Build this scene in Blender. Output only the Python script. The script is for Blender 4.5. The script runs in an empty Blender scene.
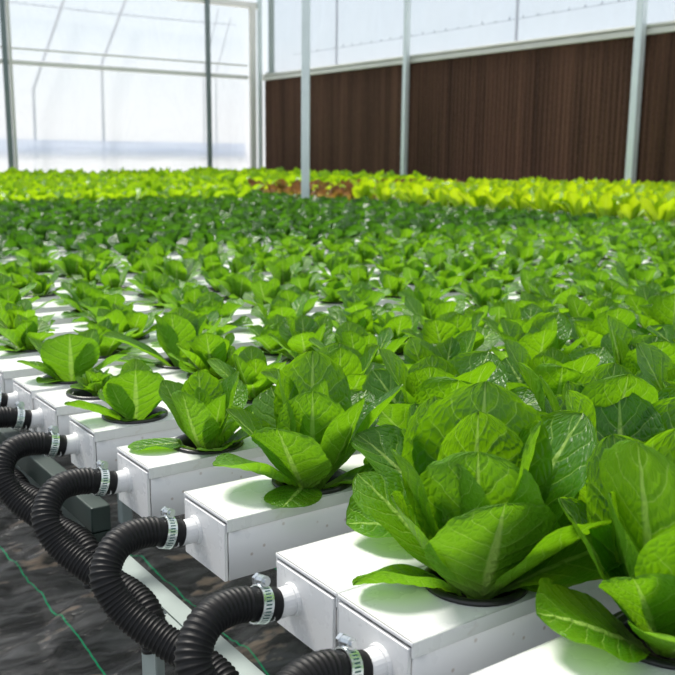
import bpy, math, random
from math import sin, cos, pi, radians, sqrt
from mathutils import Vector, Matrix, noise
scene = bpy.context.scene
COL = scene.collection

# ------------------------------------------------------------------ camera
EYE = 1.10                      # camera height above the floor
TOP = 0.74                      # height of the channel lids
CF, CP, CY, CR = 923.7, 0.19174, 0.95342, -0.00944
_F = Vector((cos(CY), sin(CY), 0)); _R = Vector((sin(CY), -cos(CY), 0)); _U = Vector((0, 0, 1))
FWD = _F*cos(CP) - _U*sin(CP); _D = -_U*cos(CP) - _F*sin(CP)
RGT = _R*cos(CR) + _D*sin(CR); DWN = _D*cos(CR) - _R*sin(CR)
def project(x, y, z):
    v = Vector((x, y, z-EYE)); d = max(v.dot(FWD), .01)
    return 337.5+CF*v.dot(RGT)/d, 337.5+CF*v.dot(DWN)/d, v.dot(FWD)
cd = bpy.data.cameras.new('camera'); cam = bpy.data.objects.new('camera', cd); COL.objects.link(cam)
cd.sensor_width = 36; cd.lens = 36*CF/675; cd.clip_end = 200; cd.clip_start = .05
up = -DWN; bk = -FWD
cam.matrix_world = Matrix(((RGT.x, up.x, bk.x, 0), (RGT.y, up.y, bk.y, 0), (RGT.z, up.z, bk.z, EYE), (0, 0, 0, 1)))
cd.dof.use_dof = True; cd.dof.focus_distance = .98; cd.dof.aperture_fstop = 13.0
scene.camera = cam

# ------------------------------------------------------------------ sky, sun, exposure
vs = scene.view_settings
vs.view_transform = 'Standard'; vs.look = 'None'; vs.gamma = 1; vs.use_curve_mapping = False; vs.exposure = 0.12
w = bpy.data.worlds.new('sky'); scene.world = w; w.use_nodes = True
nt = w.node_tree; nt.nodes.clear()
wo = nt.nodes.new('ShaderNodeOutputWorld'); bg = nt.nodes.new('ShaderNodeBackground')
tc = nt.nodes.new('ShaderNodeTexCoord'); sp = nt.nodes.new('ShaderNodeSeparateXYZ'); rp = nt.nodes.new('ShaderNodeValToRGB')
nt.links.new(tc.outputs['Generated'], sp.inputs[0]); nt.links.new(sp.outputs['Z'], rp.inputs[0])
nt.links.new(rp.outputs[0], bg.inputs[0]); nt.links.new(bg.outputs[0], wo.inputs[0])
e = rp.color_ramp.elements
e[0].position = 0; e[0].color = (.98, .98, 1, 1); e[1].position = .35; e[1].color = (.66, .80, .96, 1)
x_ = e.new(.04); x_.color = (.95, .97, 1, 1); x_ = e.new(.12); x_.color = (.80, .91, 1, 1); x_ = e.new(.7); x_.color = (.93, .95, 1, 1)
bg.inputs[1].default_value = .86
sd = bpy.data.lights.new('sun', 'SUN'); sd.energy = 4.9; sd.angle = radians(18); sd.color = (1, .96, .88)
so = bpy.data.objects.new('sun', sd); COL.objects.link(so)
so.rotation_euler = Vector((cos(radians(100))*cos(radians(58)), sin(radians(100))*cos(radians(58)), sin(radians(58)))).to_track_quat('Z', 'Y').to_euler()

# ------------------------------------------------------------------ node helpers
def mat(name):
    m = bpy.data.materials.new(name); m.use_nodes = True; m.node_tree.nodes.clear()
    return m, m.node_tree
class N:
    def __init__(s, nt): s.nt = nt
    def n(s, t, **k):
        o = s.nt.nodes.new(t)
        for a, b in k.items(): setattr(o, a, b)
        return o
    def put(s, sock, v):
        if isinstance(v, bpy.types.NodeSocket): s.nt.links.new(v, sock)
        else: sock.default_value = v
    def m(s, op, a, b=0.0, c=0.0, clamp=False):
        o = s.n('ShaderNodeMath', operation=op, use_clamp=clamp)
        s.put(o.inputs[0], a); s.put(o.inputs[1], b); s.put(o.inputs[2], c); return o.outputs[0]
    def ss(s, v, a, b, lo=0.0, hi=1.0):
        o = s.n('ShaderNodeMapRange', interpolation_type='SMOOTHSTEP')
        s.put(o.inputs[0], v); s.put(o.inputs[1], a); s.put(o.inputs[2], b); s.put(o.inputs[3], lo); s.put(o.inputs[4], hi); return o.outputs[0]
    def mix(s, f, a, b):
        o = s.n('ShaderNodeMix', data_type='RGBA'); s.put(o.inputs[0], f)
        s.put(o.inputs[6], a if isinstance(a, bpy.types.NodeSocket) else (*a, 1)[:4]); s.put(o.inputs[7], b if isinstance(b, bpy.types.NodeSocket) else (*b, 1)[:4]); return o.outputs[2]
    def noise(s, vec, scale, detail=3, rough=.55, dist=0.0):
        o = s.n('ShaderNodeTexNoise'); s.put(o.inputs['Vector'], vec); o.inputs['Scale'].default_value = scale
        o.inputs['Detail'].default_value = detail; o.inputs['Roughness'].default_value = rough; o.inputs['Distortion'].default_value = dist; return o.outputs['Fac']
    def mapping(s, vec, sc=(1, 1, 1), rot=(0, 0, 0)):
        o = s.n('ShaderNodeMapping'); s.put(o.inputs[0], vec); o.inputs['Scale'].default_value = sc; o.inputs['Rotation'].default_value = rot; return o.outputs[0]
    def bump(s, h, st, dist, nrm=None):
        o = s.n('ShaderNodeBump'); s.put(o.inputs['Height'], h); o.inputs['Strength'].default_value = st; o.inputs['Distance'].default_value = dist
        if nrm: s.put(o.inputs['Normal'], nrm)
        return o.outputs[0]
    def out(s, sh): s.nt.links.new(sh, s.n('ShaderNodeOutputMaterial').inputs[0])
    def prin(s, col, rough=.5, metal=0.0, spec=.5, nrm=None, **k):
        p = s.n('ShaderNodeBsdfPrincipled'); s.put(p.inputs['Base Color'], col if isinstance(col, bpy.types.NodeSocket) else (*col, 1)[:4])
        s.put(p.inputs['Roughness'], rough); s.put(p.inputs['Metallic'], metal); s.put(p.inputs['Specular IOR Level'], spec)
        if nrm: s.put(p.inputs['Normal'], nrm)
        return p.outputs[0]

def leaf_material(name, dark, light, back, trans, vein, tmix=.42, rough=.36, rib=1.0, spec=.45, veins=7.0, tipcol=None):
    m, t = mat(name); g = N(t)
    uvn = g.n('ShaderNodeUVMap'); uv = uvn.outputs[0]
    s = g.n('ShaderNodeSeparateXYZ'); g.put(s.inputs[0], uv); u, v = s.outputs[0], s.outputs[1]
    a = g.m('ABSOLUTE', g.m('MULTIPLY', g.m('SUBTRACT', u, .5), 2.0))
    att = g.n('ShaderNodeAttribute', attribute_name='tone').outputs['Fac']
    oi = g.n('ShaderNodeObjectInfo').outputs['Random']
    off = g.n('ShaderNodeCombineXYZ'); g.put(off.inputs[0], g.m('MULTIPLY', att, 31.0)); g.put(off.inputs[1], g.m('MULTIPLY', att, 17.0)); g.put(off.inputs[2], g.m('MULTIPLY', oi, 9.0))
    va = g.n('ShaderNodeVectorMath', operation='ADD'); g.put(va.inputs[0], uv); g.put(va.inputs[1], off.outputs[0]); uvo = va.outputs[0]
    n1 = g.noise(uvo, 3.0, 2); n2 = g.noise(uvo, 9.0, 3)
    rw = g.m('MULTIPLY_ADD', v, -.16*rib, .19*rib)
    mid = g.m('SUBTRACT', 1.0, g.ss(a, g.m('MULTIPLY', rw, .35), rw))
    c = g.m('ADD', g.m('SUBTRACT', g.m('MULTIPLY', v, veins), g.m('MULTIPLY', a, 1.9)), g.m('MULTIPLY', n1, 1.0))
    fr = g.m('ABSOLUTE', g.m('SUBTRACT', g.m('FRACT', c), .5))
    lat = g.m('SUBTRACT', 1.0, g.ss(fr, 0.0, .055))
    lat = g.m('MULTIPLY', lat, g.ss(a, .97, .6))
    vo = g.n('ShaderNodeTexVoronoi', feature='DISTANCE_TO_EDGE'); g.put(vo.inputs['Vector'], g.mapping(uvo, (1, .9, 1))); vo.inputs['Scale'].default_value = 17.0
    net = g.m('SUBTRACT', 1.0, g.ss(vo.outputs['Distance'], 0.0, .08))
    vm = g.m('MAXIMUM', g.m('MULTIPLY', lat, .62), g.m('MULTIPLY', net, .13)); vm = g.m('MAXIMUM', vm, mid, clamp=True)
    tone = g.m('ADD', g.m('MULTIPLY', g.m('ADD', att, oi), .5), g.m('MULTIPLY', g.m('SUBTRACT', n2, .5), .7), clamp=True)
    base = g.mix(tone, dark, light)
    if tipcol: base = g.mix(g.ss(v, .25, .8), base, tipcol)
    bf = g.n('ShaderNodeNewGeometry').outputs['Backfacing']
    base = g.mix(g.m('MULTIPLY', bf, .85), base, g.mix(g.m('MULTIPLY_ADD', tone, .6, .4), dark, back))
    pet = g.ss(v, .30, .02)                                    # pale stalk
    vm2 = g.m('MAXIMUM', g.m('MULTIPLY', vm, .62), g.m('MULTIPLY', pet, .6))
    colr = g.mix(vm2, base, vein)
    puff = g.m('ADD', g.m('MULTIPLY', g.ss(fr, 0.0, .30), .9), g.m('MULTIPLY', g.ss(vo.outputs['Distance'], 0, .3), .40))
    puff = g.m('SUBTRACT', puff, g.m('MULTIPLY', mid, .5))
    nb = g.bump(puff, .6, .002); nb = g.bump(n2, .25, .002, nb)
    p = g.prin(colr, g.m('ADD', rough, g.m('MULTIPLY', bf, .15)), 0, g.m('MULTIPLY_ADD', bf, .3-spec, spec), nb)
    tcol = g.mix(g.m('MULTIPLY', vm, .45), g.mix(g.m('MULTIPLY', tone, .6), trans, light), vein)
    if tipcol: tcol = g.mix(g.ss(v, .25, .8), tcol, tipcol)
    tr = g.n('ShaderNodeBsdfTranslucent'); g.put(tr.inputs[0], tcol); g.put(tr.inputs['Normal'], nb)
    mx = g.n('ShaderNodeMixShader'); mx.inputs[0].default_value = tmix; g.put(mx.inputs[1], p); g.put(mx.inputs[2], tr.outputs[0])
    g.out(mx.outputs[0]); return m

VEIN = (.48, .70, .16)
M_ROM = leaf_material('romaine_leaf', (.010, .062, .002), (.055, .19, .004), (.15, .37, .014), (.32, .68, .005), VEIN, tmix=.42, rough=.36, spec=.5)
M_SMALL = leaf_material('young_romaine_leaf', (.016, .09, .003), (.060, .21, .006), (.17, .40, .018), (.32, .68, .005), VEIN, tmix=.38, rough=.34, spec=.6)
M_DARK = leaf_material('dark_leaf', (.005, .035, .003), (.020, .10, .004), (.06, .17, .012), (.14, .42, .004), (.22, .40, .10), tmix=.34, rough=.27, spec=1.0)
M_LIME = leaf_material('lime_leaf', (.12, .30, .003), (.32, .55, .005), (.30, .50, .012), (.70, .88, .005), (.60, .75, .10), tmix=.46, rough=.33, spec=.8)
M_YG = leaf_material('yellow_green_leaf', (.05, .20, .003), (.22, .46, .005), (.20, .42, .012), (.55, .82, .005), (.60, .75, .10), tmix=.44, rough=.33, spec=.8)
M_RED = leaf_material('red_leaf', (.14, .15, .015), (.26, .20, .02), (.26, .19, .04), (.60, .45, .02), (.5, .4, .15), tmix=.42, rough=.4, tipcol=(.22, .09, .03))

def m_pvc():
    m, t = mat('white_pvc'); g = N(t); o = g.n('ShaderNodeTexCoord').outputs['Object']
    n1 = g.noise(o, 18, 4, .6); n2 = g.noise(o, 90, 3, .6)
    v = g.n('ShaderNodeTexVoronoi'); g.put(v.inputs['Vector'], o); v.inputs['Scale'].default_value = 60
    sp_ = g.m('MULTIPLY', g.m('SUBTRACT', 1.0, g.ss(v.outputs['Distance'], .05, .16)), g.ss(g.noise(o, 11, 2), .56, .66))
    scuff = g.m('MULTIPLY', g.ss(g.noise(g.mapping(o, (30, 160, 40), (0, .5, .3)), 1.0, 3, .6), .66, .74), .35)
    c = g.mix(g.m('MULTIPLY', n1, .25), (.74, .745, .755), (.66, .665, .67)); c = g.mix(g.m('MULTIPLY', sp_, .6), c, (.30, .20, .13)); c = g.mix(scuff, c, (.5, .45, .4))
    g.out(g.prin(c, g.m('ADD', .20, g.m('MULTIPLY', n1, .16)), 0, .5, g.bump(n2, .06, .001))); return m
M_PVC = m_pvc()
def simple(name, c, rough=.5, metal=0.0, nscale=30, amt=.2, bump=.1, spec=.5):
    m, t = mat(name); g = N(t); o = g.n('ShaderNodeTexCoord').outputs['Object']; n1 = g.noise(o, nscale, 4, .6)
    cc = g.mix(n1, [q*(1-amt) for q in c], [min(1, q*(1+amt)) for q in c])
    g.out(g.prin(cc, g.m('ADD', rough-.06, g.m('MULTIPLY', n1, .12)), metal, spec, g.bump(n1, bump, .002))); return m
M_BLACK = simple('black_plastic', (.012, .012, .013), .34, bump=.05)
M_HOSE = simple('black_hose', (.006, .006, .007), .5, nscale=60, amt=.35, bump=.1, spec=.25)
M_SOIL = simple('dark_growing_medium', (.03, .024, .014), .8, nscale=150, amt=.7, bump=1)
M_STEEL = simple('zinc_screw', (.62, .64, .66), .28, 1.0, 80, .15)
M_GALV = simple('galvanised_steel', (.30, .35, .34), .62, .3, 14, .18)
M_POST = simple('painted_post', (.66, .73, .74), .45, .3, 6, .14)
M_DPOST = simple('grey_green_post', (.16, .20, .20), .5, .2, 6, .2)
M_WPOST = simple('white_post', (.74, .72, .68), .5, .1, 6, .1)
M_BEAM = simple('cream_beam', (.60, .60, .55), .5, .2, 5, .12)
M_SHADEDBEAM = simple('shaded_green_beam', (.018, .035, .03), .5, .1, 20, .3)  # green beam; the shade under the channels is painted into its dark colour
M_OUTPIPE = simple('grey_pipe', (.35, .38, .45), .5, .2, 20, .1)
M_WIRE = simple('blue_grey_wire', (.14, .18, .26), .5, .2, 20, .3)
def m_clamp():
    m, t = mat('slotted_clamp_band'); g = N(t); uv = g.n('ShaderNodeUVMap').outputs[0]
    s = g.n('ShaderNodeSeparateXYZ'); g.put(s.inputs[0], uv)
    c = g.m('FRACT', g.m('ADD', g.m('MULTIPLY', s.outputs[0], 34.0), g.m('MULTIPLY', s.outputs[1], .5)))
    sl = g.m('MULTIPLY', g.ss(c, .52, .62), g.m('MULTIPLY', g.ss(s.outputs[1], .2, .26), g.ss(s.outputs[1], .8, .74)))
    col = g.mix(sl, (.72, .78, .78), (.03, .10, .09))
    g.out(g.prin(col, .25, g.m('SUBTRACT', .9, g.m('MULTIPLY', sl, .6)), .5, g.bump(g.m('SUBTRACT', 1.0, sl), .5, .001))); return m
M_CLAMP = m_clamp()
def m_mat():
    m, t = mat('woven_black_mat'); g = N(t); o = g.n('ShaderNodeTexCoord').outputs['Object']
    s = g.n('ShaderNodeSeparateXYZ'); g.put(s.inputs[0], o)
    wob = g.m('MULTIPLY', g.m('SUBTRACT', g.noise(o, 3, 1), .5), .006)
    d = g.m('ABSOLUTE', g.m('SUBTRACT', g.m('FRACT', g.m('DIVIDE', g.m('SUBTRACT', g.m('ADD', s.outputs[0], wob), .646-.145), .29)), .5))
    line = g.m('SUBTRACT', 1.0, g.ss(d, .004, .008))
    rot = g.mapping(o, (6, 24, 1), (0, 0, .62)); n1 = g.noise(rot, 1.0, 5, .6, .6); n2 = g.noise(o, 160, 2); n3 = g.noise(g.mapping(o, (1, 2.2, 1), (0, 0, .62)), 5.0, 4, .6)
    dust = g.m('MULTIPLY', g.ss(n3, .57, .66), g.ss(n1, .38, .62))
    c = g.mix(g.ss(n1, .35, .75), (.018, .018, .020), (.14, .14, .145)); c = g.mix(g.m('MULTIPLY', dust, .85), c, (.46, .34, .25)); c = g.mix(line, c, (.0, .50, .20))  # pale folds and black creases: highlight and shade painted along the wrinkles
    r = g.m('ADD', .24, g.m('MULTIPLY', dust, .35))
    g.out(g.prin(c, r, 0, .6, g.bump(n1, .9, .02, g.bump(n2, .25, .002)))); return m
M_MAT = m_mat()
def m_pad():
    m, t = mat('brown_cellulose_pad'); g = N(t); o = g.n('ShaderNodeTexCoord').outputs['Object']
    b1 = g.noise(g.mapping(o, (1, 5, .12)), 1.0, 4, .6); b2 = g.noise(g.mapping(o, (1, 34, .5)), 1.0, 3, .6); b3 = g.noise(g.mapping(o, (1, 120, 40)), 1.0, 3, .7)
    k = g.m('ADD', g.m('MULTIPLY', b1, .5), g.m('ADD', g.m('MULTIPLY', b2, .4), g.m('MULTIPLY', b3, .45)))
    c = g.mix(g.ss(k, .42, .92), (.020, .010, .006), (.13, .066, .042))
    g.out(g.prin(c, .85, 0, .2, g.bump(k, .8, .03))); return m
M_PAD = m_pad()
def m_film(name, alpha, tint, tr_tint=(1, 1, 1), wr=.4):
    m, t = mat(name); g = N(t); o = g.n('ShaderNodeTexCoord').outputs['Object']
    n1 = g.noise(g.mapping(o, (1.2, 1.2, .5), (0, .5, 0)), 1.6, 4, .6, .8)
    f = g.m('ADD', alpha-.10, g.m('MULTIPLY', n1, .22), clamp=True)
    nb = g.bump(n1, wr, .15)
    tp = g.n('ShaderNodeBsdfTransparent'); tp.inputs[0].default_value = (*tr_tint, 1)
    tl = g.n('ShaderNodeBsdfTranslucent'); tl.inputs[0].default_value = (*tint, 1); g.put(tl.inputs['Normal'], nb)
    df = g.prin(tint, .35, 0, .4, nb)
    a = g.n('ShaderNodeMixShader'); a.inputs[0].default_value = .55; g.put(a.inputs[1], df); g.put(a.inputs[2], tl.outputs[0])
    b = g.n('ShaderNodeMixShader'); g.put(b.inputs[0], f); g.put(b.inputs[1], tp.outputs[0]); g.put(b.inputs[2], a.outputs[0])
    g.out(b.outputs[0]); return m
M_FILM = m_film('clear_greenhouse_film', .38, (.86, .88, .92))
M_FILMR = m_film('clear_right_film', .20, (.90, .91, .94))  # same film, made clearer and paler to offset the shading on this wall
M_FILM2 = m_film('white_curtain_film', .72, (.92, .91, .93), wr=.2)
M_FILM3 = m_film('overlapped_film', .70, (.42, .48, .62), (.72, .78, .90), .1)
M_GROUND = simple('pale_outside_ground', (.62, .62, .60), .9, 0, 2, .15)
M_PVCFAR = M_PVC

# ------------------------------------------------------------------ mesh helpers
class MB:
    def __init__(s): s.v = []; s.f = []; s.uv = None; s.tone = None
    def box(s, x0, x1, y0, y1, z0, z1):
        b = len(s.v)
        s.v += [(x0, y0, z0), (x1, y0, z0), (x1, y1, z0), (x0, y1, z0), (x0, y0, z1), (x1, y0, z1), (x1, y1, z1), (x0, y1, z1)]
        s.f += [tuple(b+i for i in q) for q in ((0, 3, 2, 1), (4, 5, 6, 7), (0, 1, 5, 4), (1, 2, 6, 5), (2, 3, 7, 6), (3, 0, 4, 7))]
        return s
    def ring_sweep(s, pts, rads, seg=16, cap=True):
        T = [(pts[min(i+1, len(pts)-1)]-pts[max(i-1, 0)]).normalized() for i in range(len(pts))]
        a = Vector((0, 0, 1)) if abs(T[0].z) < .9 else Vector((1, 0, 0)); nrm = (a - T[0]*a.dot(T[0])).normalized(); b0 = len(s.v)
        for i, p in enumerate(pts):
            nrm = (nrm - T[i]*nrm.dot(T[i])).normalized(); bi = T[i].cross(nrm)
            for k in range(seg):
                q = 2*pi*k/seg; s.v.append(tuple(p + (nrm*cos(q)+bi*sin(q))*rads[i]))
        for i in range(len(pts)-1):
            for k in range(seg):
                k2 = (k+1) % seg; s.f.append((b0+i*seg+k, b0+i*seg+k2, b0+(i+1)*seg+k2, b0+(i+1)*seg+k))
        if cap:
            s.f.append(tuple(b0+k for k in range(seg))[::-1]); s.f.append(tuple(b0+(len(pts)-1)*seg+k for k in range(seg)))
        return s
    def tube(s, a, b, r, seg=12): return s.ring_sweep([Vector(a), Vector(b)], [r, r], seg)
    def mesh(s, name, m, smooth=False):
        me = bpy.data.meshes.new(name); me.from_pydata(s.v, [], s.f); me.materials.append(m)
        if s.uv:
            l = me.uv_layers.new(name='UVMap'); vi = [0]*len(me.loops); me.loops.foreach_get('vertex_index', vi)
            fl = []
            for i in vi: fl += s.uv[i]
            l.data.foreach_set('uv', fl)
        if s.tone:
            at = me.attributes.new('tone', 'FLOAT', 'POINT'); at.data.foreach_set('value', s.tone)
        if smooth: me.polygons.foreach_set('use_smooth', [True]*len(me.polygons))
        me.update(); return me
    def build(s, name, m, parent=None, smooth=False, bevel=0, loc=None):
        o = bpy.data.objects.new(name, s.mesh(name, m, smooth)); COL.objects.link(o)
        if parent: o.parent = parent
        if loc: o.location = loc
        if bevel:
            b = o.modifiers.new('bevel', 'BEVEL'); b.width = bevel; b.segments = 2; b.limit_method = 'ANGLE'
        return o
def tag(o, label=None, cat=None, group=None, kind=None):
    if label: o['label'] = label
    if cat: o['category'] = cat
    if group: o['group'] = group
    if kind: o['kind'] = kind
    return o
def empty(name, loc, rz=0, label=None, cat=None, group=None):
    o = bpy.data.objects.new(name, None); COL.objects.link(o); o.location = loc; o.rotation_euler.z = rz
    o.empty_display_size = .05
    return tag(o, label, cat, group)
def link_mesh(name, me, parent=None, loc=(0, 0, 0), rz=0, sc=1):
    o = bpy.data.objects.new(name, me); COL.objects.link(o); o.location = loc; o.rotation_euler.z = rz; o.scale = (sc,)*3
    if parent: o.parent = parent
    return o

# ------------------------------------------------------------------ the setting
WX, WY = 7.2, 12.07
KW = WY/11.9                    # left wall features were sighted at 11.9 m
# mat on the ground: wrinkled grid where the photo shows it, plain beyond
fl = MB(); nx, ny = 190, 250
for j in range(ny+1):
    for i in range(nx+1):
        x = .1+2.6*i/nx; y = .4+4.6*j/ny
        p = Vector((x*cos(.62)+y*sin(.62), (-x*sin(.62)+y*cos(.62)), 0))
        edge = min(1, min(i, nx-i, j, ny-j)/8)
        h = noise.fractal(Vector((p.x*3.0, p.y*8, .3)), .9, 2.1, 4)*.022 + noise.ridged_multi_fractal(Vector((p.x*2.2, p.y*5, 4)), 1, 2, 3, .9, 2)*.016
        fl.v.append((x, y, max(0.0, h*edge)+.002))
for j in range(ny):
    for i in range(nx):
        a = j*(nx+1)+i; fl.f.append((a, a+1, a+nx+2, a+nx+1))
fl.box(-3, WX+.3, -3, WY, -.05, 0)
tag(fl.build('floor', M_MAT, smooth=False), kind='structure')
for p_ in bpy.data.objects['floor'].data.polygons: p_.use_smooth = len(p_.vertices) == 4 and p_.index < nx*ny
og = MB(); og.box(-30, 60, -30, 70, -.16, -.06); tag(og.build('ground_outside', M_GROUND), kind='structure')

def sheet(name, m, a, b, z0, z1, n=40, amp=.02, seed=0):
    s = MB(); A, B = Vector(a), Vector(b); d = (B-A).normalized(); nr = Vector((-d.y, d.x)); nz = 14
    for j in range(nz+1):
        for i in range(n+1):
            P = A.lerp(B, i/n); z = z0+(z1-z0)*j/nz; q = amp*noise.noise(Vector((i*.35, j*.3, seed)))
            P = P+nr*q; s.v.append((P.x, P.y, z))
    for j in range(nz):
        for i in range(n):
            k = j*(n+1)+i; s.f.append((k, k+1, k+n+2, k+n+1))
    return s.build(name, m, smooth=True)
tag(sheet('wall_left', M_FILM, (-1, WY+.06), (WX+.1, WY+.06), .0, 3.6, 60, .03), kind='structure')
tag(sheet('wall_right', M_FILMR, (WX+.08, WY), (WX+.08, 1.5), 1.1+1.15, 3.6, 60, .03, 5), kind='structure')
tag(sheet('film_skirt', M_FILM2, (-1, WY+.10), (6.95, WY+.10), 0, 1.165, 60, .02, 9), 'white film curtain along the foot of the far left wall', 'curtain')
tag(sheet('film_overlap', M_FILM3, (-1, WY+.13), (6.95, WY+.13), 1.10, 1.30, 60, .02, 11), 'blue grey overlapping strip of film above the white curtain', 'film strip')
# girts and beams
def beam(name, a, b, w_, h_, m, label=None, cat='beam', kind=None, bevel=.006):
    A, B = Vector(a), Vector(b); L = (B-A).length; s = MB(); s.box(0, L, -w_/2, w_/2, -h_/2, h_/2)
    o = s.build(name, m, bevel=bevel); o.matrix_world = Matrix.Translation(A) @ (B-A).to_track_quat('X', 'Z').to_matrix().to_4x4()
    return tag(o, label, cat if label else None, None, kind)
beam('trim_1', (-1, WY, 2.235), (6.93, WY, 2.235), .05, .055, M_WPOST, kind='structure')
beam('trim_2', (-1, WY+.01, 2.41), (6.93, WY+.01, 2.40), .03, .022, M_BEAM, kind='structure')
beam('trim_3', (-1, WY, 3.235), (7.15, WY, 3.235), .10, .08, M_WPOST, kind='structure')
pb = MB(); pb.box(WX-.04, WX+.06, 1.5, WY-.02, 2.20, 2.255); pb.box(WX-.05, WX+.07, 1.5, WY-.02, 2.262, 2.29)
tag(pb.build('trim_4', M_BEAM, bevel=.006), kind='structure')
# brown cooling pads between the posts
for y0, y1, lab in ((8.72, 12.02, 'dark brown fluted cooling pad, between the film corner and the second wall post'),
                    (5.51, 8.70, 'dark brown fluted cooling pad, the widest, between the two tall wall posts'),
                    (1.6, 5.49, 'dark brown fluted cooling pad at the right edge, beyond the last post')):
    pd = MB(); n = int((y1-y0)/.03)
    for i in range(n+1):
        y = y0+(y1-y0)*i/n; x = WX-(.012 if i % 2 else 0)
        pd.v += [(x, y, .45), (x, y, 2.20), (WX+.10, y, 2.20), (WX+.10, y, .45)]
    for i in range(n):
        for k in range(4):
            pd.f.append((4*i+k, 4*i+4+k, 4*i+4+(k+1) % 4, 4*i+(k+1) % 4))
    pd.f.append((0, 1, 2, 3)); pd.f.append((4*n+3, 4*n+2, 4*n+1, 4*n))
    tag(pd.build('cooling_pad', M_PAD), lab, 'cooling pad', 'brown cooling pads on the right wall')
kick = MB(); kick.box(WX-.02, WX+.08, 1.5, WY-.02, .0, .448); tag(kick.build('baseboard_right', M_BEAM), kind='structure')

def post(name, x, y, w_, d_, z1, m, label, rz=0, z0=0.002, lip=True):
    t = empty(name, (x, y, z0), rz, label, 'post')
    s = MB(); s.box(-w_/2, w_/2, -d_/2, d_/2, 0, z1-z0); s.build('post_shaft', m, t, bevel=.006)
    if lip:
        s = MB()
        for q in (-.3, .3): s.box(-w_/2-.004, -w_/2+.001, q*d_-.004, q*d_+.004, .02, z1-z0-.02)
        s.build('post_rib', m, t)
    s = MB(); s.box(-w_, w_, -d_, d_, 0, .01)
    for a in (-.75, .75):
        for b in (-.75, .75): s.tube((a*w_, b*d_, .01), (a*w_, b*d_, .02), .008, 6)
    s.build('base_plate', M_GALV, t)
    return t
post('steel_post', 3.895, 5.925, .062, .062, 3.6, M_POST, 'pale grey free-standing steel post rising out of the crop', CY)
post('steel_post', WX-.09, 8.681, .06, .062, 3.6, M_POST, 'pale grey steel post against the brown pads, left of the widest pad', 0)
post('steel_post', WX-.09, 5.43, .07, .075, 3.6, M_POST, 'pale grey steel post against the brown pads, nearest the right edge', 0)
post('steel_post', 3.42*KW, WY-.08, .055, .055, 3.6, M_DPOST, 'thick dark grey post on the film wall at the left edge', 0)
post('steel_post', 6.165*KW, WY-.08, .055, .06, 3.6, M_DPOST, 'dark grey green post in the middle of the film wall', 0)
post('steel_post', 6.90*KW, WY-.03, .09, .05, 3.22, M_WPOST, 'wide cream corner post at the end of the film wall', 0)
post('steel_post', 7.09, WY-.08, .05, .05, 3.6, M_POST, 'slim pale post beside the brown pad in the corner', 0)
post('steel_post', WX-.0, WY-.22, .05, .09, 3.6, M_GALV, 'grey post above the cooling pad right in the corner', 0, 2.295, lip=False)
post('steel_post', 3.50*KW, WY-.02, .035, .035, 3.6, M_WPOST, 'thin white post just right of the thick dark left post', 0)
for y in (10.45, 7.18):
    s = MB(); s.tube((WX+.16, y, 0), (WX+.16, y, 3.6), .017, 10)
    tag(s.build('outside_pipe', M_OUTPIPE), 'thin upright pipe behind the film, %s the widest pad' % ('left of' if y > 9 else 'above'), 'pipe', 'pipes outside the right film wall')
for pts, lab in (([(4.41, 3.15), (3.93, 1.95), (3.90, 0)], 'bent pipe behind the film nearest the thick dark post'),
                 ([(5.25, 3.2), (4.87, 2.33), (4.84, 0)], 'bent pipe behind the film midway along the wall'),
                 ([(6.66, 3.2), (6.40, 2.3), (6.38, 0)], 'thin bent pipe behind the film right of the middle post'),
                 ([(6.86, 3.1), (6.60, 2.3), (6.58, 0)], 'thin bent pipe behind the film beside the corner post')):
    P = [Vector((x, WY+.35, z)) for x, z in pts]; s = MB()
    for a, b in zip(P, P[1:]): s.tube(a, b, .022 if pts[0][0] < 6 else .011, 10)
    tag(s.build('outside_frame_pipe', M_OUTPIPE), lab, 'pipe')
def wire(a, b, sag, lab, r=.007, gap=.11):
    A, B = Vector(a), Vector(b); n = 40; P = [A.lerp(B, i/n)+Vector((0, 0, -sag*4*(i/n)*(1-i/n))) for i in range(n+1)]
    s = MB(); s.ring_sweep(P, [r]*(n+1), 6); o = s.build('support_wire', M_WIRE); tag(o, lab, 'wire')
    s = MB(); L = (B-A).length; k = int(L/gap); rnd = random.Random(3)
    for i in range(1, k):
        q = A.lerp(B, i/k)+Vector((0, 0, -sag*4*(i/k)*(1-i/k))); h = rnd.uniform(.012, .035)
        s.tube(q, q+Vector((rnd.uniform(-.01, .01), 0, h)), .006, 5)
    s.build('wire_tie', M_WIRE, o)
wire((2.5, WY+.22, 3.01), (6.88, WY+.22, 2.98), .03, 'blue grey wire with small ties crossing high on the left film wall')
wire((WX+.22, 11.6, 2.55), (WX+.22, 3.5, 2.60), .02, 'faint wire with small ties behind the film above the pads', .003, .2)

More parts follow.
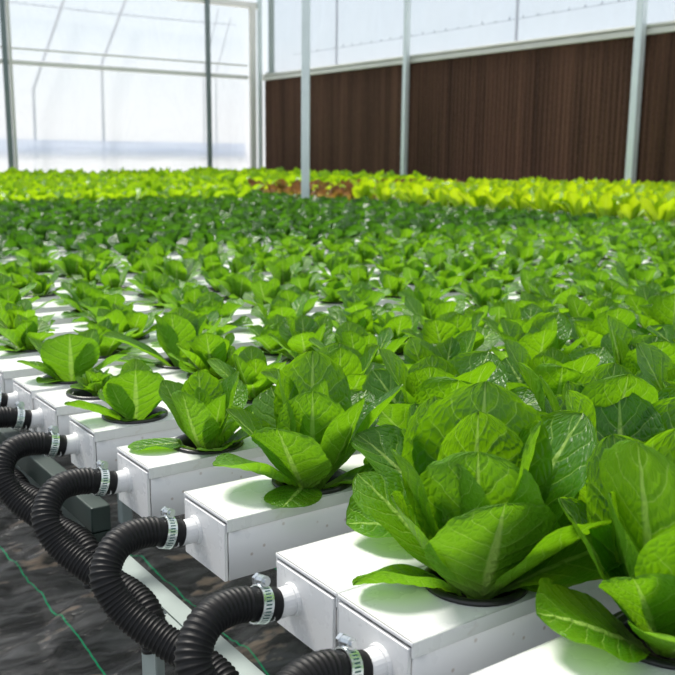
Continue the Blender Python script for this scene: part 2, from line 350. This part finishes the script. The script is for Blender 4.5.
# ------------------------------------------------------------------ channels
XE = .42                       # hose end of every channel in the near block
XB = 4.33
ORD = ['nearest', 'second', 'third', 'fourth', 'fifth', 'sixth', 'seventh', 'eighth', 'ninth', 'tenth', 'eleventh', 'twelfth']
WH = ['first', 'second', 'third', 'fourth', 'fifth', 'sixth', 'seventh', 'eighth', 'ninth', 'tenth', 'eleventh', 'twelfth']
nearY = [.384, .5385, .638, .830, 1.0205, 1.195, 1.347, 1.4625, 1.618, 1.745]
y = 1.745
while y < 3.0: y += .167; nearY.append(y)
firstX = [.586, .531, .615, .556, .522, .498, .503, .501, .61, .515]
rnd = random.Random(11)
while len(firstX) < len(nearY): firstX.append(rnd.uniform(.5, .62))
PITCH = .198
R_POT = .045
def pots_of(c):
    xs = []; x = firstX[c]
    while x < XB-.06: xs.append(x); x += PITCH
    return xs
def lid_mesh(x0, x1, hw, pots, r):
    s = MB(); th = .003
    for zt, flip in ((0, False), (-th, True)):
        cur = x0
        def quad(a, b):
            if b-a < 1e-5: return
            k = len(s.v); s.v.extend([(a, -hw, zt), (b, -hw, zt), (b, hw, zt), (a, hw, zt)]); f = (k, k+1, k+2, k+3); s.f.append(f[::-1] if flip else f)
        for px in pots:
            quad(cur, px-hw); n = 32; k = len(s.v)
            for i in range(n):
                q = 2*pi*(i+.5)/n; c_, s_ = cos(q), sin(q); m_ = hw/max(abs(c_), abs(s_))
                s.v.append((px+r*c_, r*s_, zt)); s.v.append((px+m_*c_, m_*s_, zt))
            for i in range(n):
                a = k+2*i; b = k+2*((i+1) % n); f = (a, a+1, b+1, b); s.f.append(f[::-1] if flip else f)
            for sx in (-1, 1):        # square corners
                for sy in (-1, 1):
                    ang = math.atan2(sy, sx) % (2*pi); i = int((ang/(2*pi))*n-.5+1e-6) % n
                    a = k+2*i+1; b = k+2*((i+1) % n)+1; kk = len(s.v); s.v.append((px+sx*hw, sy*hw, zt)); s.f.append((a, kk, b) if not flip else (b, kk, a))
            cur = px+hw
        quad(cur, x1)
    # skirts along both sides and lip at the end
    for sy in (-1, 1):
        a, b = (hw-.002, hw) if sy > 0 else (-hw, -hw+.002)
        s.box(x0, x1, a, b, -.0135, 0)
    s.box(x0-.0005, x0+.002, -hw, hw, -.0035, 0)
    return s
def channel(c, Y, label, x0=XE, x1=XB, holes=True, hw=.0492, group=None, pots=None, close=True):
    t = empty('growing_channel', (x0, Y, TOP-.067), 0, label, 'hydroponic channel', group)
    z = .067
    ld = lid_mesh(0, x1-x0, hw, [p-x0 for p in pots] if holes else [], R_POT-.006)
    ld.v = [(a, b, q+z) for a, b, q in ld.v]; ld.build('lid', M_PVC, t, bevel=.0008 if close else 0)
    s = MB(); L = x1-x0; i = hw-.0022; w_ = .0025
    s.box(.003, L-.002, -i, -i+w_, 0, z-.004); s.box(.003, L-.002, i-w_, i, 0, z-.004); s.box(.003, L-.002, -i+w_, i-w_, 0, w_)
    s.build('trough', M_PVC, t)
    if close:
        s = MB(); s.box(-.0015, .0022, -i+.0015, i-.0015, -.001, z-.0062); s.build('end_cap', M_PVC, t, bevel=.0006)
    return t
for c, Y in enumerate(nearY):
    if c < 9:
        lab = 'white growing channel, ' + ['the nearest, its end out of frame at the bottom right', 'second nearest, its end cap at the bottom edge', 'third nearest, joined side by side to the second', 'fourth nearest, with the large open hose loop', 'fifth nearest, a wide gap on both sides', 'sixth nearest, with the pale fan-leaved lettuce', 'seventh nearest, pressed against the eighth', 'eighth nearest, its near side hidden by the seventh', 'ninth nearest, cut by the left edge'][c]
        grp = 'white growing channels with hoses'
    else:
        lab = 'white growing channel among the young lettuce rows, %s from the camera' % (['tenth', 'eleventh', 'twelfth', 'thirteenth', 'fourteenth', 'fifteenth', 'sixteenth', 'seventeenth', 'eighteenth', 'nineteenth'][c-9]); grp = 'white growing channels in the middle rows'
    ch = channel(c, Y, lab, pots=pots_of(c), close=c < 10, group=grp)
    if c < 9:
        yo = [.0, -.012, .018, .019, .015, .02, .022, .03, .02][c]
        for zz in (-.393+EYE-(TOP-.067),):
            s = MB(); n = 24
            P = [Vector((-.028, yo, zz)), Vector((0, yo, zz))]
            s.ring_sweep([Vector((-.028, yo, zz)), Vector((-.0017, yo, zz))], [.0134, .0134], 24); s.ring_sweep([Vector((-.005, yo, zz)), Vector((-.0016, yo, zz))], [.0150, .0158], 24)
            s.build('outlet_pipe', M_PVC, ch, smooth=False)
            for p_ in ch.children[-1].data.polygons: p_.use_smooth = len(p_.vertices) == 4
YD = []; y = nearY[-1]+.19
while y < 11.7: YD.append(y); y += .215
YB = []; y = 1.75
while y < 11.75: YB.append(y); y += .215
for Y in YD: channel(0, Y, 'white growing channel hidden under the dense dark leaves of the far left block', x0=max(XE, .25*Y-.5), holes=False, hw=.075, close=False, group='white growing channels under the dark rows')
for Y in YB: channel(0, Y, 'white growing channel under the lime and red lettuce in front of the pads', x0=4.47, x1=7.05, holes=False, hw=.085, close=False, group='white growing channels in the far block')

# support frames
def frame(name, x, y0, y1, zt, m, label, legs, w_=.04, leglow=0.0, hh=.04):
    t = empty(name, (x, y0, 0), 0, label, 'support frame')
    s = MB(); s.box(-w_/2, w_/2, 0, y1-y0, zt-hh, zt); s.build('rail', m, t, bevel=.002)
    for l in legs:
        s = MB(); s.box(-w_/2+.004, w_/2-.004, l-y0-.018, l-y0+.018, .012, zt-hh); s.build('leg', m, t, bevel=.002)
        s = MB(); s.box(-.035, .035, l-y0-.035, l-y0+.035, .0, .012); s.build('foot_plate', m, t)
    return t
frame('bench_frame', .402, 1.085, 4.2, EYE-.44, M_SHADEDBEAM, 'dark green beam with painted-in shade, under the hose ends of the farther channels', (2.6, 4.1), .026, hh=.034)
s = MB(); s.box(-.013, .013, 0, .03, EYE-.44-.075, EYE-.44-.035); s.build('leg_stub', M_SHADEDBEAM, [o for o in bpy.data.objects if 'dark green beam' in o.get('label', '')][0])
for x in (1.0, 2.1, 3.2, 4.2): frame('bench_frame', x, .2, 11.7, TOP-.069, M_GALV, 'galvanised cross beam carrying the white channels', (.3, 2.5, 5, 8, 11.5))
for x in (4.75, 6.8): frame('bench_frame', x, 1.6, 11.7, TOP-.069, M_GALV, 'galvanised cross beam carrying the lime lettuce channels', (1.7, 5, 8, 11.5))
for k_ in list(bpy.data.objects):
    if k_.get('category') == 'support frame' and 'galvanised cross' in k_['label']: k_['group'] = 'cross beams under the crops'
# the hose rail: an open galvanised gutter in front of the channel ends
ZR = EYE-.50
t = empty('hose_rail', (.40, .3, 0), 0, 'galvanised steel rail on legs beside the black hoses, below the channel ends', 'rail')
s = MB(); L = 3.6
s.box(.0, .024, 0, L, ZR-.002, ZR+.001); s.box(.021, .024, 0, L, ZR-.035, ZR-.002)
s.build('angle_rail', M_GALV, t)
for yy in (.86-.3, 2.2-.3, 3.3-.3):
    s = MB(); s.box(-.040, -.0005, yy-.026, yy+.026, ZR-.004, ZR-.001); s.build('bracket_plate', M_GALV, t)
    s = MB(); s.box(-.034, -.0315, yy-.014, yy+.022, .012, ZR-.004); s.box(-.0315, -.01, yy+.016, yy+.0185, .012, ZR-.0045); s.build('leg', M_GALV, t)
    s = MB(); s.box(-.06, .02, yy-.04, yy+.04, 0, .012); s.build('foot_plate', M_GALV, t)

# ------------------------------------------------------------------ hoses
def spline(P, n):
    out = []
    P = [P[0]*2-P[1]]+P+[P[-1]*2-P[-2]]
    for i in range(1, len(P)-2):
        for k in range(n):
            t_ = k/n; a, b, c, d = P[i-1:i+3]
            out.append(.5*((2*b)+(c-a)*t_+(2*a-5*b+4*c-d)*t_*t_+(3*b-a-3*c+d)*t_**3))
    out.append(P[-2]); return out
def resample(P, step):
    D = [0]
    for a, b in zip(P, P[1:]): D.append(D[-1]+(b-a).length)
    n = int(D[-1]/step); out = []; j = 0
    for i in range(n+1):
        d = i*step
        while j < len(D)-2 and D[j+1] < d: j += 1
        out.append(P[j].lerp(P[j+1], (d-D[j])/max(1e-9, D[j+1]-D[j])))
    return out
PATH = [(-.020, 0, 0), (-.060, .001, .010), (-.094, -.008, .007), (-.111, -.026, -.016), (-.100, -.047, -.046), (-.074, -.085, -.070), (-.050, -.128, -.084), (-.043, -.156, -.100), (-.042, -.168, -.135)]
HPOS = ['partly hidden at the bottom edge', 'looping out of the bottom edge, the nearest whole one', 'the large open loop in the middle', 'the loop left of the middle one', 'the smaller loop near the left edge', 'the short stretch above the left loops', 'the highest short stretch at the left edge', 'a sliver at the left edge']
for c in range(1, 9):
    yo = [.0, -.012, .018, .019, .015, .02, .022, .03, .02][c]; P0 = Vector((XE, nearY[c]+yo, EYE-.393))
    rj = random.Random(c*7); j1, j2 = rj.uniform(-.003, .003), rj.uniform(-.004, .004)
    pts = [P0+Vector(p) + (Vector((j1, j2, 0)) if i > 2 else Vector((0, 0, 0))) for i, p in enumerate(PATH)]
    h = empty('drain_hose', P0+Vector((-.02, 0, 0)), 0, 'black corrugated drain hose, '+HPOS[c-1], 'hose', 'black drain hoses from the channel ends')
    org = h.location.copy()
    rib = .0049; per = 6
    path = resample(spline([p-org for p in pts], 24), rib/per)
    nc = int(.016/(rib/per)); rads = []
    for i in range(len(path)):
        if i < nc+int(.012/(rib/per)): rads.append(.0144+(.0006 if (i//3) % 6 == 0 else 0) if i < nc else .0146)
        else:
            q = (i % per)/per; rads.append(.0149+.0013*(max(0, sin(2*pi*q))**.7))
    s = MB(); s.ring_sweep(path, rads, 20); s.build('corrugated_tube', M_HOSE, h, smooth=True)
    # clamp
    cpos = .0165; i0 = int(cpos/(rib/per)); ctr = path[i0]; T = (path[i0+4]-path[i0-4]).normalized()
    wdt = .0105; s = MB(); seg = 48; up_ = (Vector((0, 0, 1))-T*T.z).normalized(); bi = T.cross(up_); s.uv = []
    for rr, ww in ((.0157, -1), (.0172, -1), (.0172, 1), (.0157, 1)):
        for k in range(seg+1):
            q = 2*pi*k/seg; s.v.append(tuple(ctr+T*(ww*wdt/2)+(up_*cos(q)+bi*sin(q))*rr)); s.uv.append((k/seg, (ww+1)/2))
    for a in range(4):
        b = (a+1) % 4
        for k in range(seg): s.f.append((a*(seg+1)+k, a*(seg+1)+k+1, b*(seg+1)+k+1, b*(seg+1)+k))
    cl = s.build('hose_clamp', M_CLAMP, h)
    dirz = (up_*.97+bi*.24).normalized(); side = T.cross(dirz)
    s = MB(); hp = ctr+dirz*.0205
    s.ring_sweep([hp-side*.006, hp+side*.005], [.0050, .0050], 10); s.ring_sweep([hp+side*.005, hp+side*.0095], [.0060, .0060], 6); s.ring_sweep([hp-side*.0085, hp-side*.006], [.0028, .0028], 8)
    s.ring_sweep([ctr+dirz*.0165, ctr+dirz*.0185], [.0052, .0045], 8)
    s.build('clamp_screw', M_STEEL, cl)

# ------------------------------------------------------------------ leaves
WT = [(0, .22), (.08, .26), (.2, .50), (.34, .76), (.48, .93), (.60, 1.0), (.72, .99), (.83, .88), (.91, .70), (.96, .50), (.985, .32), (1, .04)]
ROUND = [(0, .20), (.07, .27), (.16, .46), (.28, .74), (.40, .92), (.52, .99), (.60, 1.0), (.70, .97), (.79, .88), (.87, .74), (.93, .56), (.97, .38), (.99, .22), (1, .04)]
MIXT = [(0, .21), (.07, .30), (.17, .54), (.3, .80), (.45, .95), (.57, 1.0), (.7, .98), (.81, .87), (.90, .69), (.955, .48), (.985, .29), (1, .04)]
def prof(v, tab=WT):
    for (a, b), (c, d) in zip(tab, tab[1:]):
        if v <= c: return b+(d-b)*(v-a)/(c-a)
    return tab[-1][1]
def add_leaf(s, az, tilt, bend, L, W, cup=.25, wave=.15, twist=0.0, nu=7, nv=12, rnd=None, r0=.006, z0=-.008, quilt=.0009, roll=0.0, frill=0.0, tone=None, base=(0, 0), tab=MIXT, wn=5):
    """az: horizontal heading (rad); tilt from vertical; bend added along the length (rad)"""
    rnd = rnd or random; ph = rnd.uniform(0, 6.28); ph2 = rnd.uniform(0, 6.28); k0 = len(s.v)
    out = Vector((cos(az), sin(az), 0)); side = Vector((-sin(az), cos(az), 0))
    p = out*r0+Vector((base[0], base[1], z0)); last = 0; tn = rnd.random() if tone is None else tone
    for j in range(nv+1):
        q = j/nv; v = 1-(1-q)**1.35 if q > 0 else 0
        th = tilt+bend*v**1.6; dirv = out*sin(th)+Vector((0, 0, 1))*cos(th)
        p = p+dirv*(v-last)*L; last = v
        nrm = (-out*cos(th)+Vector((0, 0, 1))*sin(th)); tw = twist*v
        sd = side*cos(tw)+nrm*sin(tw); nn = nrm*cos(tw)-side*sin(tw)
        w_ = W/2*prof(v, tab)
        for i in range(-nu, nu+1):
            u = i/nu; a = abs(u); cv = cup*(.85-.4*v); ang = cv*2.0*u
            # bend the cross-section along an arc so width is preserved
            if abs(cv) > 1e-3: lat = w_*sin(ang)/(cv*2.0); dep = w_*(1-cos(ang))/(cv*2.0)
            else: lat = w_*u; dep = 0
            dep += wave*w_*.6*sin(v*wn*2+ph+(1.3 if u > 0 else 0))*a**2.2*(.3+v)
            if frill: dep += frill*w_*sin(v*23+ph2+u*2)*a**3; lat *= 1+.05*sin(v*31+ph)
            if nu > 6: lat *= 1+.012*sin(v*70+ph)*a
            c_ = v*7-a*1.9; pf = abs(sin(pi*c_))
            dep += -quilt*pf*(1-a**3)*min(1, v*3)*1.2 + (quilt*1.3 if a < .05 else 0)
            sag = -.10*w_*a*a*(v > .9)
            P = p+sd*lat+nn*dep+dirv*sag
            if P.x*P.x+P.y*P.y > .0012 and P.z < .005: P.z = .005+.02*abs(P.z-.005)
            s.v.append(tuple(P)); s.uv.append((u*.5+.5, v)); s.tone.append(tn)
    m = 2*nu+1
    for j in range(nv):
        for i in range(m-1):
            a = k0+j*m+i; s.f.append((a, a+m, a+m+1, a+1))     # front face = inner (upper) side
def new_leafmb():
    s = MB(); s.uv = []; s.tone = []; return s
def romaine(seed, n=18, L=.135, W=.094, nu=8, nv=16, open_=1.0):
    r = random.Random(seed); s = new_leafmb(); a0 = r.uniform(0, 6.28)
    for i in range(n):
        q = i/(n-1); az = a0+i*2.39996+r.uniform(-.25, .25)
        tilt = (1.12*(1-q)**1.15+.04)*open_+r.uniform(-.12, .12); bend = (.35-.60*q)+r.uniform(-.2, .35)
        l = L*(.80+.30*sin(pi*min(1, q*.9+.1))-.38*max(0, q-.65)/.35)*r.uniform(.88, 1.1)
        add_leaf(s, az, tilt, bend, l, W*(1-.45*max(0, q-.6)/.4)*r.uniform(.86, 1.1), cup=r.uniform(.2, .5)+.25*q, wave=r.uniform(.1, .3), twist=r.uniform(-.45, .45), nu=nu, nv=nv, rnd=r, r0=.016*(1-q)+.003, tab=ROUND)
    return s
def young(seed, n=14, L=.085, W=.056, nu=4, nv=9, droop=.35, open_=1.0):
    r = random.Random(seed); s = new_leafmb(); a0 = r.uniform(0, 6.28); no = int(n*.36); nm = int(n*.66)
    for i in range(n):
        q = i/(n-1); az = a0+i*2.39996+r.uniform(-.3, .3)
        if i < no: tilt = r.uniform(.90, 1.25)*open_; bend = droop*r.uniform(.3, 1.8); l = L*r.uniform(.8, 1.15); ww = W*r.uniform(.65, .9); cp = r.uniform(-.15, .5)
        elif i < nm: tilt = r.uniform(.45, .85)*open_; bend = r.uniform(-.2, .6); l = L*r.uniform(.85, 1.1); ww = W*r.uniform(.8, 1.05); cp = r.uniform(.15, .6)
        else: tilt = r.uniform(.05, .42)*open_; bend = r.uniform(-.3, .45); l = L*(1.1-.25*q)*r.uniform(.8, 1.1); ww = W*r.uniform(.75, 1.1); cp = r.uniform(.3, .65)
        add_leaf(s, az, tilt, bend, l, ww, cup=cp, wave=r.uniform(.15, .45), twist=r.uniform(-.5, .5), nu=nu, nv=nv, rnd=r, r0=.012*(1-q)+.003, quilt=.0007)
    return s
# pot and medium
def pot_mesh():
    s = MB(); prof_ = [(.036, -.002), (.0385, .0035), (.0425, .0045), (.046, .003), (.0462, .0006), (.0385, .0006), (.0365, -.010), (.030, -.042), (.0, -.042)]
    prof_ = prof_+[]; n = 36
    for r_, z in prof_:
        for k in range(n): s.v.append((r_*cos(2*pi*k/n), r_*sin(2*pi*k/n), z))
    for j in range(len(prof_)-1):
        for k in range(n): s.f.append((j*n+k, (j+1)*n+k, (j+1)*n+(k+1) % n, j*n+(k+1) % n))
    # inner wall
    b = len(s.v)
    for r_, z in ((.036, -.002), (.0335, -.010), (.031, -.03)):
        for k in range(n): s.v.append((r_*cos(2*pi*k/n), r_*sin(2*pi*k/n), z))
    for j in range(2):
        for k in range(n): s.f.append((b+j*n+k, b+j*n+(k+1) % n, b+(j+1)*n+(k+1) % n, b+(j+1)*n+k))
    return s.mesh('net_pot', M_BLACK, True)
POT = pot_mesh()
def medium_mesh():
    s = MB(); n = 24; r_ = random.Random(4); s.v.append((0, 0, -.004))
    for j in range(1, 5):
        for k in range(n): q = 2*pi*k/n; rr = .0315*j/4; s.v.append((rr*cos(q), rr*sin(q), -.009-.002*j+r_.uniform(-.002, .002)))
    for k in range(n): s.f.append((0, 1+k, 1+(k+1) % n))
    for j in range(3):
        for k in range(n): a = 1+j*n; s.f.append((a+k, a+n+k, a+n+(k+1) % n, a+(k+1) % n))
    return s.mesh('growing_medium', M_SOIL, True)
MED = medium_mesh()

# hand-posed plants: (azimuth deg: 0 = towards camera, 90 = image right; tilt; bend; length; width; cup; twist; tone)
def posed(spec, x, y, extra=0, seed=1, scale=1.0):
    s = new_leafmb(); r = random.Random(seed); c0 = math.atan2(-y, -x)
    for sp_ in spec:
        az, tilt, bend, L, W, cup, tw, tone = sp_[:8]; r0 = sp_[8] if len(sp_) > 8 else .012
        add_leaf(s, c0+radians(az), radians(tilt), radians(bend), L*scale, W*scale, cup=cup, wave=.14, twist=radians(tw), nu=12, nv=26, rnd=r, r0=r0, tone=tone, quilt=.0010, tab=ROUND if W > .6*L else MIXT)
    return s
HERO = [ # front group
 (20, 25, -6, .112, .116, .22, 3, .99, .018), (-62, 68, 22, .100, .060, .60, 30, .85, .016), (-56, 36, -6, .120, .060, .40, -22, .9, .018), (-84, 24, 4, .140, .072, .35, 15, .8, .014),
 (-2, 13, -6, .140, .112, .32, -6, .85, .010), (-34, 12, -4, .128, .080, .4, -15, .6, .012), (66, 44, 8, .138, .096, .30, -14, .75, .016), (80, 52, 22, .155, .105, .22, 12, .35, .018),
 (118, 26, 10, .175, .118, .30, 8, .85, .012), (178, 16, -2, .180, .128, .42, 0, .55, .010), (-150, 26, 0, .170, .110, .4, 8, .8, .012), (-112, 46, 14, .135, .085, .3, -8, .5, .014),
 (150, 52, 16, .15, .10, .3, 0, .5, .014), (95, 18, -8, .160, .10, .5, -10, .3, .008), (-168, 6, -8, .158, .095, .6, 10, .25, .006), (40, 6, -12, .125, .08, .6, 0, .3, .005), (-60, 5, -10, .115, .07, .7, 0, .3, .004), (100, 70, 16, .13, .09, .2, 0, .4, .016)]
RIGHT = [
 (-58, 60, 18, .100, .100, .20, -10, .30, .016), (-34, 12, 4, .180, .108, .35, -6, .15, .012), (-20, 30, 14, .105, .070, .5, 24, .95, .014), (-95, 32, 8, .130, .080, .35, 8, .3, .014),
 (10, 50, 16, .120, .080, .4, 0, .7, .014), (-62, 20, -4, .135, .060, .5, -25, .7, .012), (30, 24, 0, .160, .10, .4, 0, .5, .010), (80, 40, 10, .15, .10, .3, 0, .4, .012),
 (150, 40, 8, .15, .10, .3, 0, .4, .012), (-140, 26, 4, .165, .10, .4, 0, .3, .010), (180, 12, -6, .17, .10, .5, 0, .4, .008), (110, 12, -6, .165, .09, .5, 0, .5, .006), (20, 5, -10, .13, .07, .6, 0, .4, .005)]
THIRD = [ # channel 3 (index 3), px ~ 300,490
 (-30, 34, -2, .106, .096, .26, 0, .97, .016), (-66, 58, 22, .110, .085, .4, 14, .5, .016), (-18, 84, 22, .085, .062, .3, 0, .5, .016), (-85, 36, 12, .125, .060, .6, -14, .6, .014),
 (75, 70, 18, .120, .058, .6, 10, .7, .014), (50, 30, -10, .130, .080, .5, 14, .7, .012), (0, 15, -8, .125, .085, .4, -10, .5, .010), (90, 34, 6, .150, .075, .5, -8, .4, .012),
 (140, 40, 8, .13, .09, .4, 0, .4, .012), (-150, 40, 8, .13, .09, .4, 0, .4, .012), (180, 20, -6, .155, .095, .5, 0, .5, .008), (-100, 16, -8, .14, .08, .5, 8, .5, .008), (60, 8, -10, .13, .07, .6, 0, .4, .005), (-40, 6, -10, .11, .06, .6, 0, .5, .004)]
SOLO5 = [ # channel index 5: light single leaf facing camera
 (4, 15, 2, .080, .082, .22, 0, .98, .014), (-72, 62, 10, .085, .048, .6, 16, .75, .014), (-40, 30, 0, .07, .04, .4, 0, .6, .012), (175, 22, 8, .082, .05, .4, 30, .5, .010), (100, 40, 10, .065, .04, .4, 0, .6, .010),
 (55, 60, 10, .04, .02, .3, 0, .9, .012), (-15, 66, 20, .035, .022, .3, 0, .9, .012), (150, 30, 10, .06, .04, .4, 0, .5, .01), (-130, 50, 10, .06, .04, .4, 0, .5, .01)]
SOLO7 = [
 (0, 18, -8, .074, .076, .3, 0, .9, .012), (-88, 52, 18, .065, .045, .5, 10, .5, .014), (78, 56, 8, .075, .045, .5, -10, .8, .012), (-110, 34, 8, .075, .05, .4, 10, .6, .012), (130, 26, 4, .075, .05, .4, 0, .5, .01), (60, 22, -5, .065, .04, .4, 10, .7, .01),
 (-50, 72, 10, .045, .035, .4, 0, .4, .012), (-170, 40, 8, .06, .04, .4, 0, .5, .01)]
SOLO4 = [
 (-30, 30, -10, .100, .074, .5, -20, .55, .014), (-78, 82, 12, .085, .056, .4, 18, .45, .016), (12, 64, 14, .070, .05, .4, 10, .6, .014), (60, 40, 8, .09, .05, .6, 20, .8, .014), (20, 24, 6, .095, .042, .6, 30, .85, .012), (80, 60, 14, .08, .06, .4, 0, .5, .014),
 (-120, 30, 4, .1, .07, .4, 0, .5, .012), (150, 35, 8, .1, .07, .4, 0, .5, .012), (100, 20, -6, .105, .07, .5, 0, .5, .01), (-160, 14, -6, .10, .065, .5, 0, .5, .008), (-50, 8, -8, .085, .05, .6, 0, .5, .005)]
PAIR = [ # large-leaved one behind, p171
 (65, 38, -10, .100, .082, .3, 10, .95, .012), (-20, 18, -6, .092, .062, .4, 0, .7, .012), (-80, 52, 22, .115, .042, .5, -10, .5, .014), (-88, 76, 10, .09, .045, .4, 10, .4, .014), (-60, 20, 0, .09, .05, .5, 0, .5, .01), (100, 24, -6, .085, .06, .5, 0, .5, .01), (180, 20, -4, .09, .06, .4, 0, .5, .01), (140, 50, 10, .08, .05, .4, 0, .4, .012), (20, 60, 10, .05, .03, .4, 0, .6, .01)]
SPECS = {(1, 0): (HERO, 'largest whole romaine lettuce, broad round leaf facing forward'),
         (0, 0): (RIGHT, 'large dark romaine lettuce with tall upright leaf, cut by the right edge'),
         (3, 0): (THIRD, 'large romaine lettuce with spreading leaves left of the biggest whole one'),
         (4, 0): (SOLO4, 'mid-sized romaine lettuce with folded leaf hanging over the channel edge'),
         (5, 0): (SOLO5, 'small pale lettuce with one upright fan leaf in a black net pot'),
         (7, 0): (SOLO7, 'small lettuce with round upright leaf, on the eighth nearest channel end'),
         (7, 1): (PAIR, 'young lettuce with a big round leaf leaning right, behind the pale small one')}
BIG = [romaine(100+i).mesh('foliage', M_ROM, True) for i in range(7)]
YNG = [young(200+i).mesh('foliage', M_SMALL, True) for i in range(8)]
NG = 0
def visible(x, y, z, m=70, r=.1):
    px, py, d = project(x, y, z)
    e_ = m+r*CF/max(d, .1)
    return d > .2 and -e_ < px < 675+e_ and py < 675+e_ and py > -50
rnd = random.Random(5)
BIGSC = {0: 1.08, 1: 1.08, 2: 1.02, 3: .98, 4: .90, 5: .72, 6: .62}
for c, Y in enumerate(nearY):
    for k, x in enumerate(pots_of(c)):
        if not visible(x, Y, TOP+.05, 50, .12): continue
        sz = .0
        if (c, k) in SPECS:
            spec, lab = SPECS[(c, k)]
            t = empty('romaine_lettuce', (x, Y, TOP), 0, lab, 'lettuce', 'green romaine lettuces on the white channels')
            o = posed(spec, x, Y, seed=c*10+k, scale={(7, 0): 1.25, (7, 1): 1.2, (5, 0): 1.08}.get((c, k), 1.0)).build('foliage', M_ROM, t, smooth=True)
        else:
            if k <= 11 and c <= 11:
                lab = '%s romaine lettuce, %s plant from the hose end on the %s channel' % ('large' if c < 5 else 'young', WH[k], ORD[c]); grp = 'green romaine lettuces on the white channels'
            elif c <= 4: lab = 'large romaine lettuce far along one of the five nearest channels'; grp = 'large romaine lettuces far along the near channels'
            else: lab = 'young romaine lettuce deep in the middle rows, just before the dark rows'; grp = 'young romaine lettuces in the middle rows'
            t = empty('romaine_lettuce', (x+rnd.uniform(-.008, .008), Y, TOP), rnd.uniform(0, 6.28), lab, 'lettuce', grp)
            if c in BIGSC:
                sc = BIGSC[c]*rnd.uniform(.9, 1.06)
                if c == 6 and k == 0: sc = .30
                if c == 5 and k == 1: sc = .6
                link_mesh('foliage', BIG[rnd.randrange(7)], t, sc=sc)
            else: link_mesh('foliage', YNG[rnd.randrange(8)], t, sc=rnd.uniform(.88, 1.12))
        px, py, d = project(x, Y, TOP)
        link_mesh('net_pot', POT, t)
        if d < 3: link_mesh('growing_medium', MED, t)

# ------------------------------------------------------------------ far crops
def merge(items, name, m, label, cat, group=None):
    s = new_leafmb()
    for (src, x, y, z, rz, sc) in items:
        k = len(s.v); c_, s_ = cos(rz)*sc, sin(rz)*sc; tn = rnd.random()
        s.v += [(x+a*c_-b*s_, y+a*s_+b*c_, z+q*sc) for a, b, q in src.v]; s.uv += src.uv; s.tone += [(q+tn)/2 for q in src.tone]
        s.f += [tuple(i+k for i in f) for f in src.f]
    o = s.build(name, m, smooth=True); tag(o, label, cat, group, 'stuff'); return o
def crop(name, cat, spots, kinds, m, label, group, stufflabel, limit=300):
    spots = [p for p in spots if visible(p[0], p[1], TOP+.08, 25, .1)]
    spots.sort(key=lambda p: p[0]**2+p[1]**2)
    me = [k.mesh(name, m, True) for k in kinds]
    for (x, y, sc) in spots[:limit]:
        o = link_mesh(name, me[rnd.randrange(len(me))], None, (x, y, TOP+.002), rnd.uniform(0, 6.28), sc); tag(o, label, cat, group)
    rest = spots[limit:]
    if rest: merge([(kinds[rnd.randrange(len(kinds))], x, y, TOP+.002, rnd.uniform(0, 6.28), sc) for x, y, sc in rest], name, m, stufflabel, cat)
    print(name, len(spots))
j = lambda a: rnd.uniform(-a, a)
dk, lm, rd, ml = [], [], [], []
for Y in YD:
    x = .5+rnd.uniform(0, .1)
    while x < XB-.03:
        gy = 1+.05*max(0, Y-6.3)
        if Y < 6.3 or (x > 3.7 and Y < 7.3) or rnd.random() < (.3 if Y < 8 else .06): dk.append((x+j(.02), Y+j(.02), rnd.uniform(.9, 1.25)))
        else: ml.append((x+j(.02), Y+j(.02), rnd.uniform(.8, 1.1)*gy))
        x += .165
for Y in YB:
    x = 4.56+rnd.uniform(0, .06)
    while x < WX-.22:
        sc = rnd.uniform(.95, 1.2)
        if Y < 6.25: lm.append((x+j(.02), Y+j(.02), sc))
        elif Y < 8.0:
            if rnd.random() < .25: lm.append((x+j(.02), Y+j(.02), sc*.7))
            else: rd.append((x+j(.02), Y+j(.02), sc*.85))
        else: ml.append((x+j(.02), Y+j(.02), sc*1.25))
        x += .19
DKK = [young(400+i, 11, .085, .066, 3, 5, .3, 1.0) for i in range(5)]
LMK = [young(500+i, 13, .190, .100, 3, 6, .15, .62) for i in range(4)]
RDK = [young(600+i, 12, .170, .095, 3, 6, .2, .75) for i in range(3)]
MLK = [young(700+i, 12, .170, .095, 3, 6, .2, .72) for i in range(4)]
crop('dark_leaf_lettuce', 'lettuce', dk, DKK, M_DARK, 'low dark green leafy plant in the dense dark band behind the young romaine', 'dark green plants in the middle distance', 'dense dark green leafy plants at the far edge of the dark band')
crop('lime_lettuce', 'lettuce', lm, LMK, M_LIME, 'bright lime green lettuce in the block before the right brown pads', 'lime lettuces before the brown pads', 'bright lime green lettuces crowded at the foot of the brown pads')
crop('red_lettuce', 'lettuce', rd, RDK, M_RED, 'reddish brown lettuce in the narrow red band beside the free-standing post', 'red lettuces by the post', 'reddish brown lettuces at the back of the narrow red band')
crop('yellow_green_lettuce', 'lettuce', ml, MLK, M_YG, 'yellow green lettuce in the farthest rows before the film wall', 'yellow green lettuces by the film wall', 'yellow green lettuces crowded along the foot of the film wall')
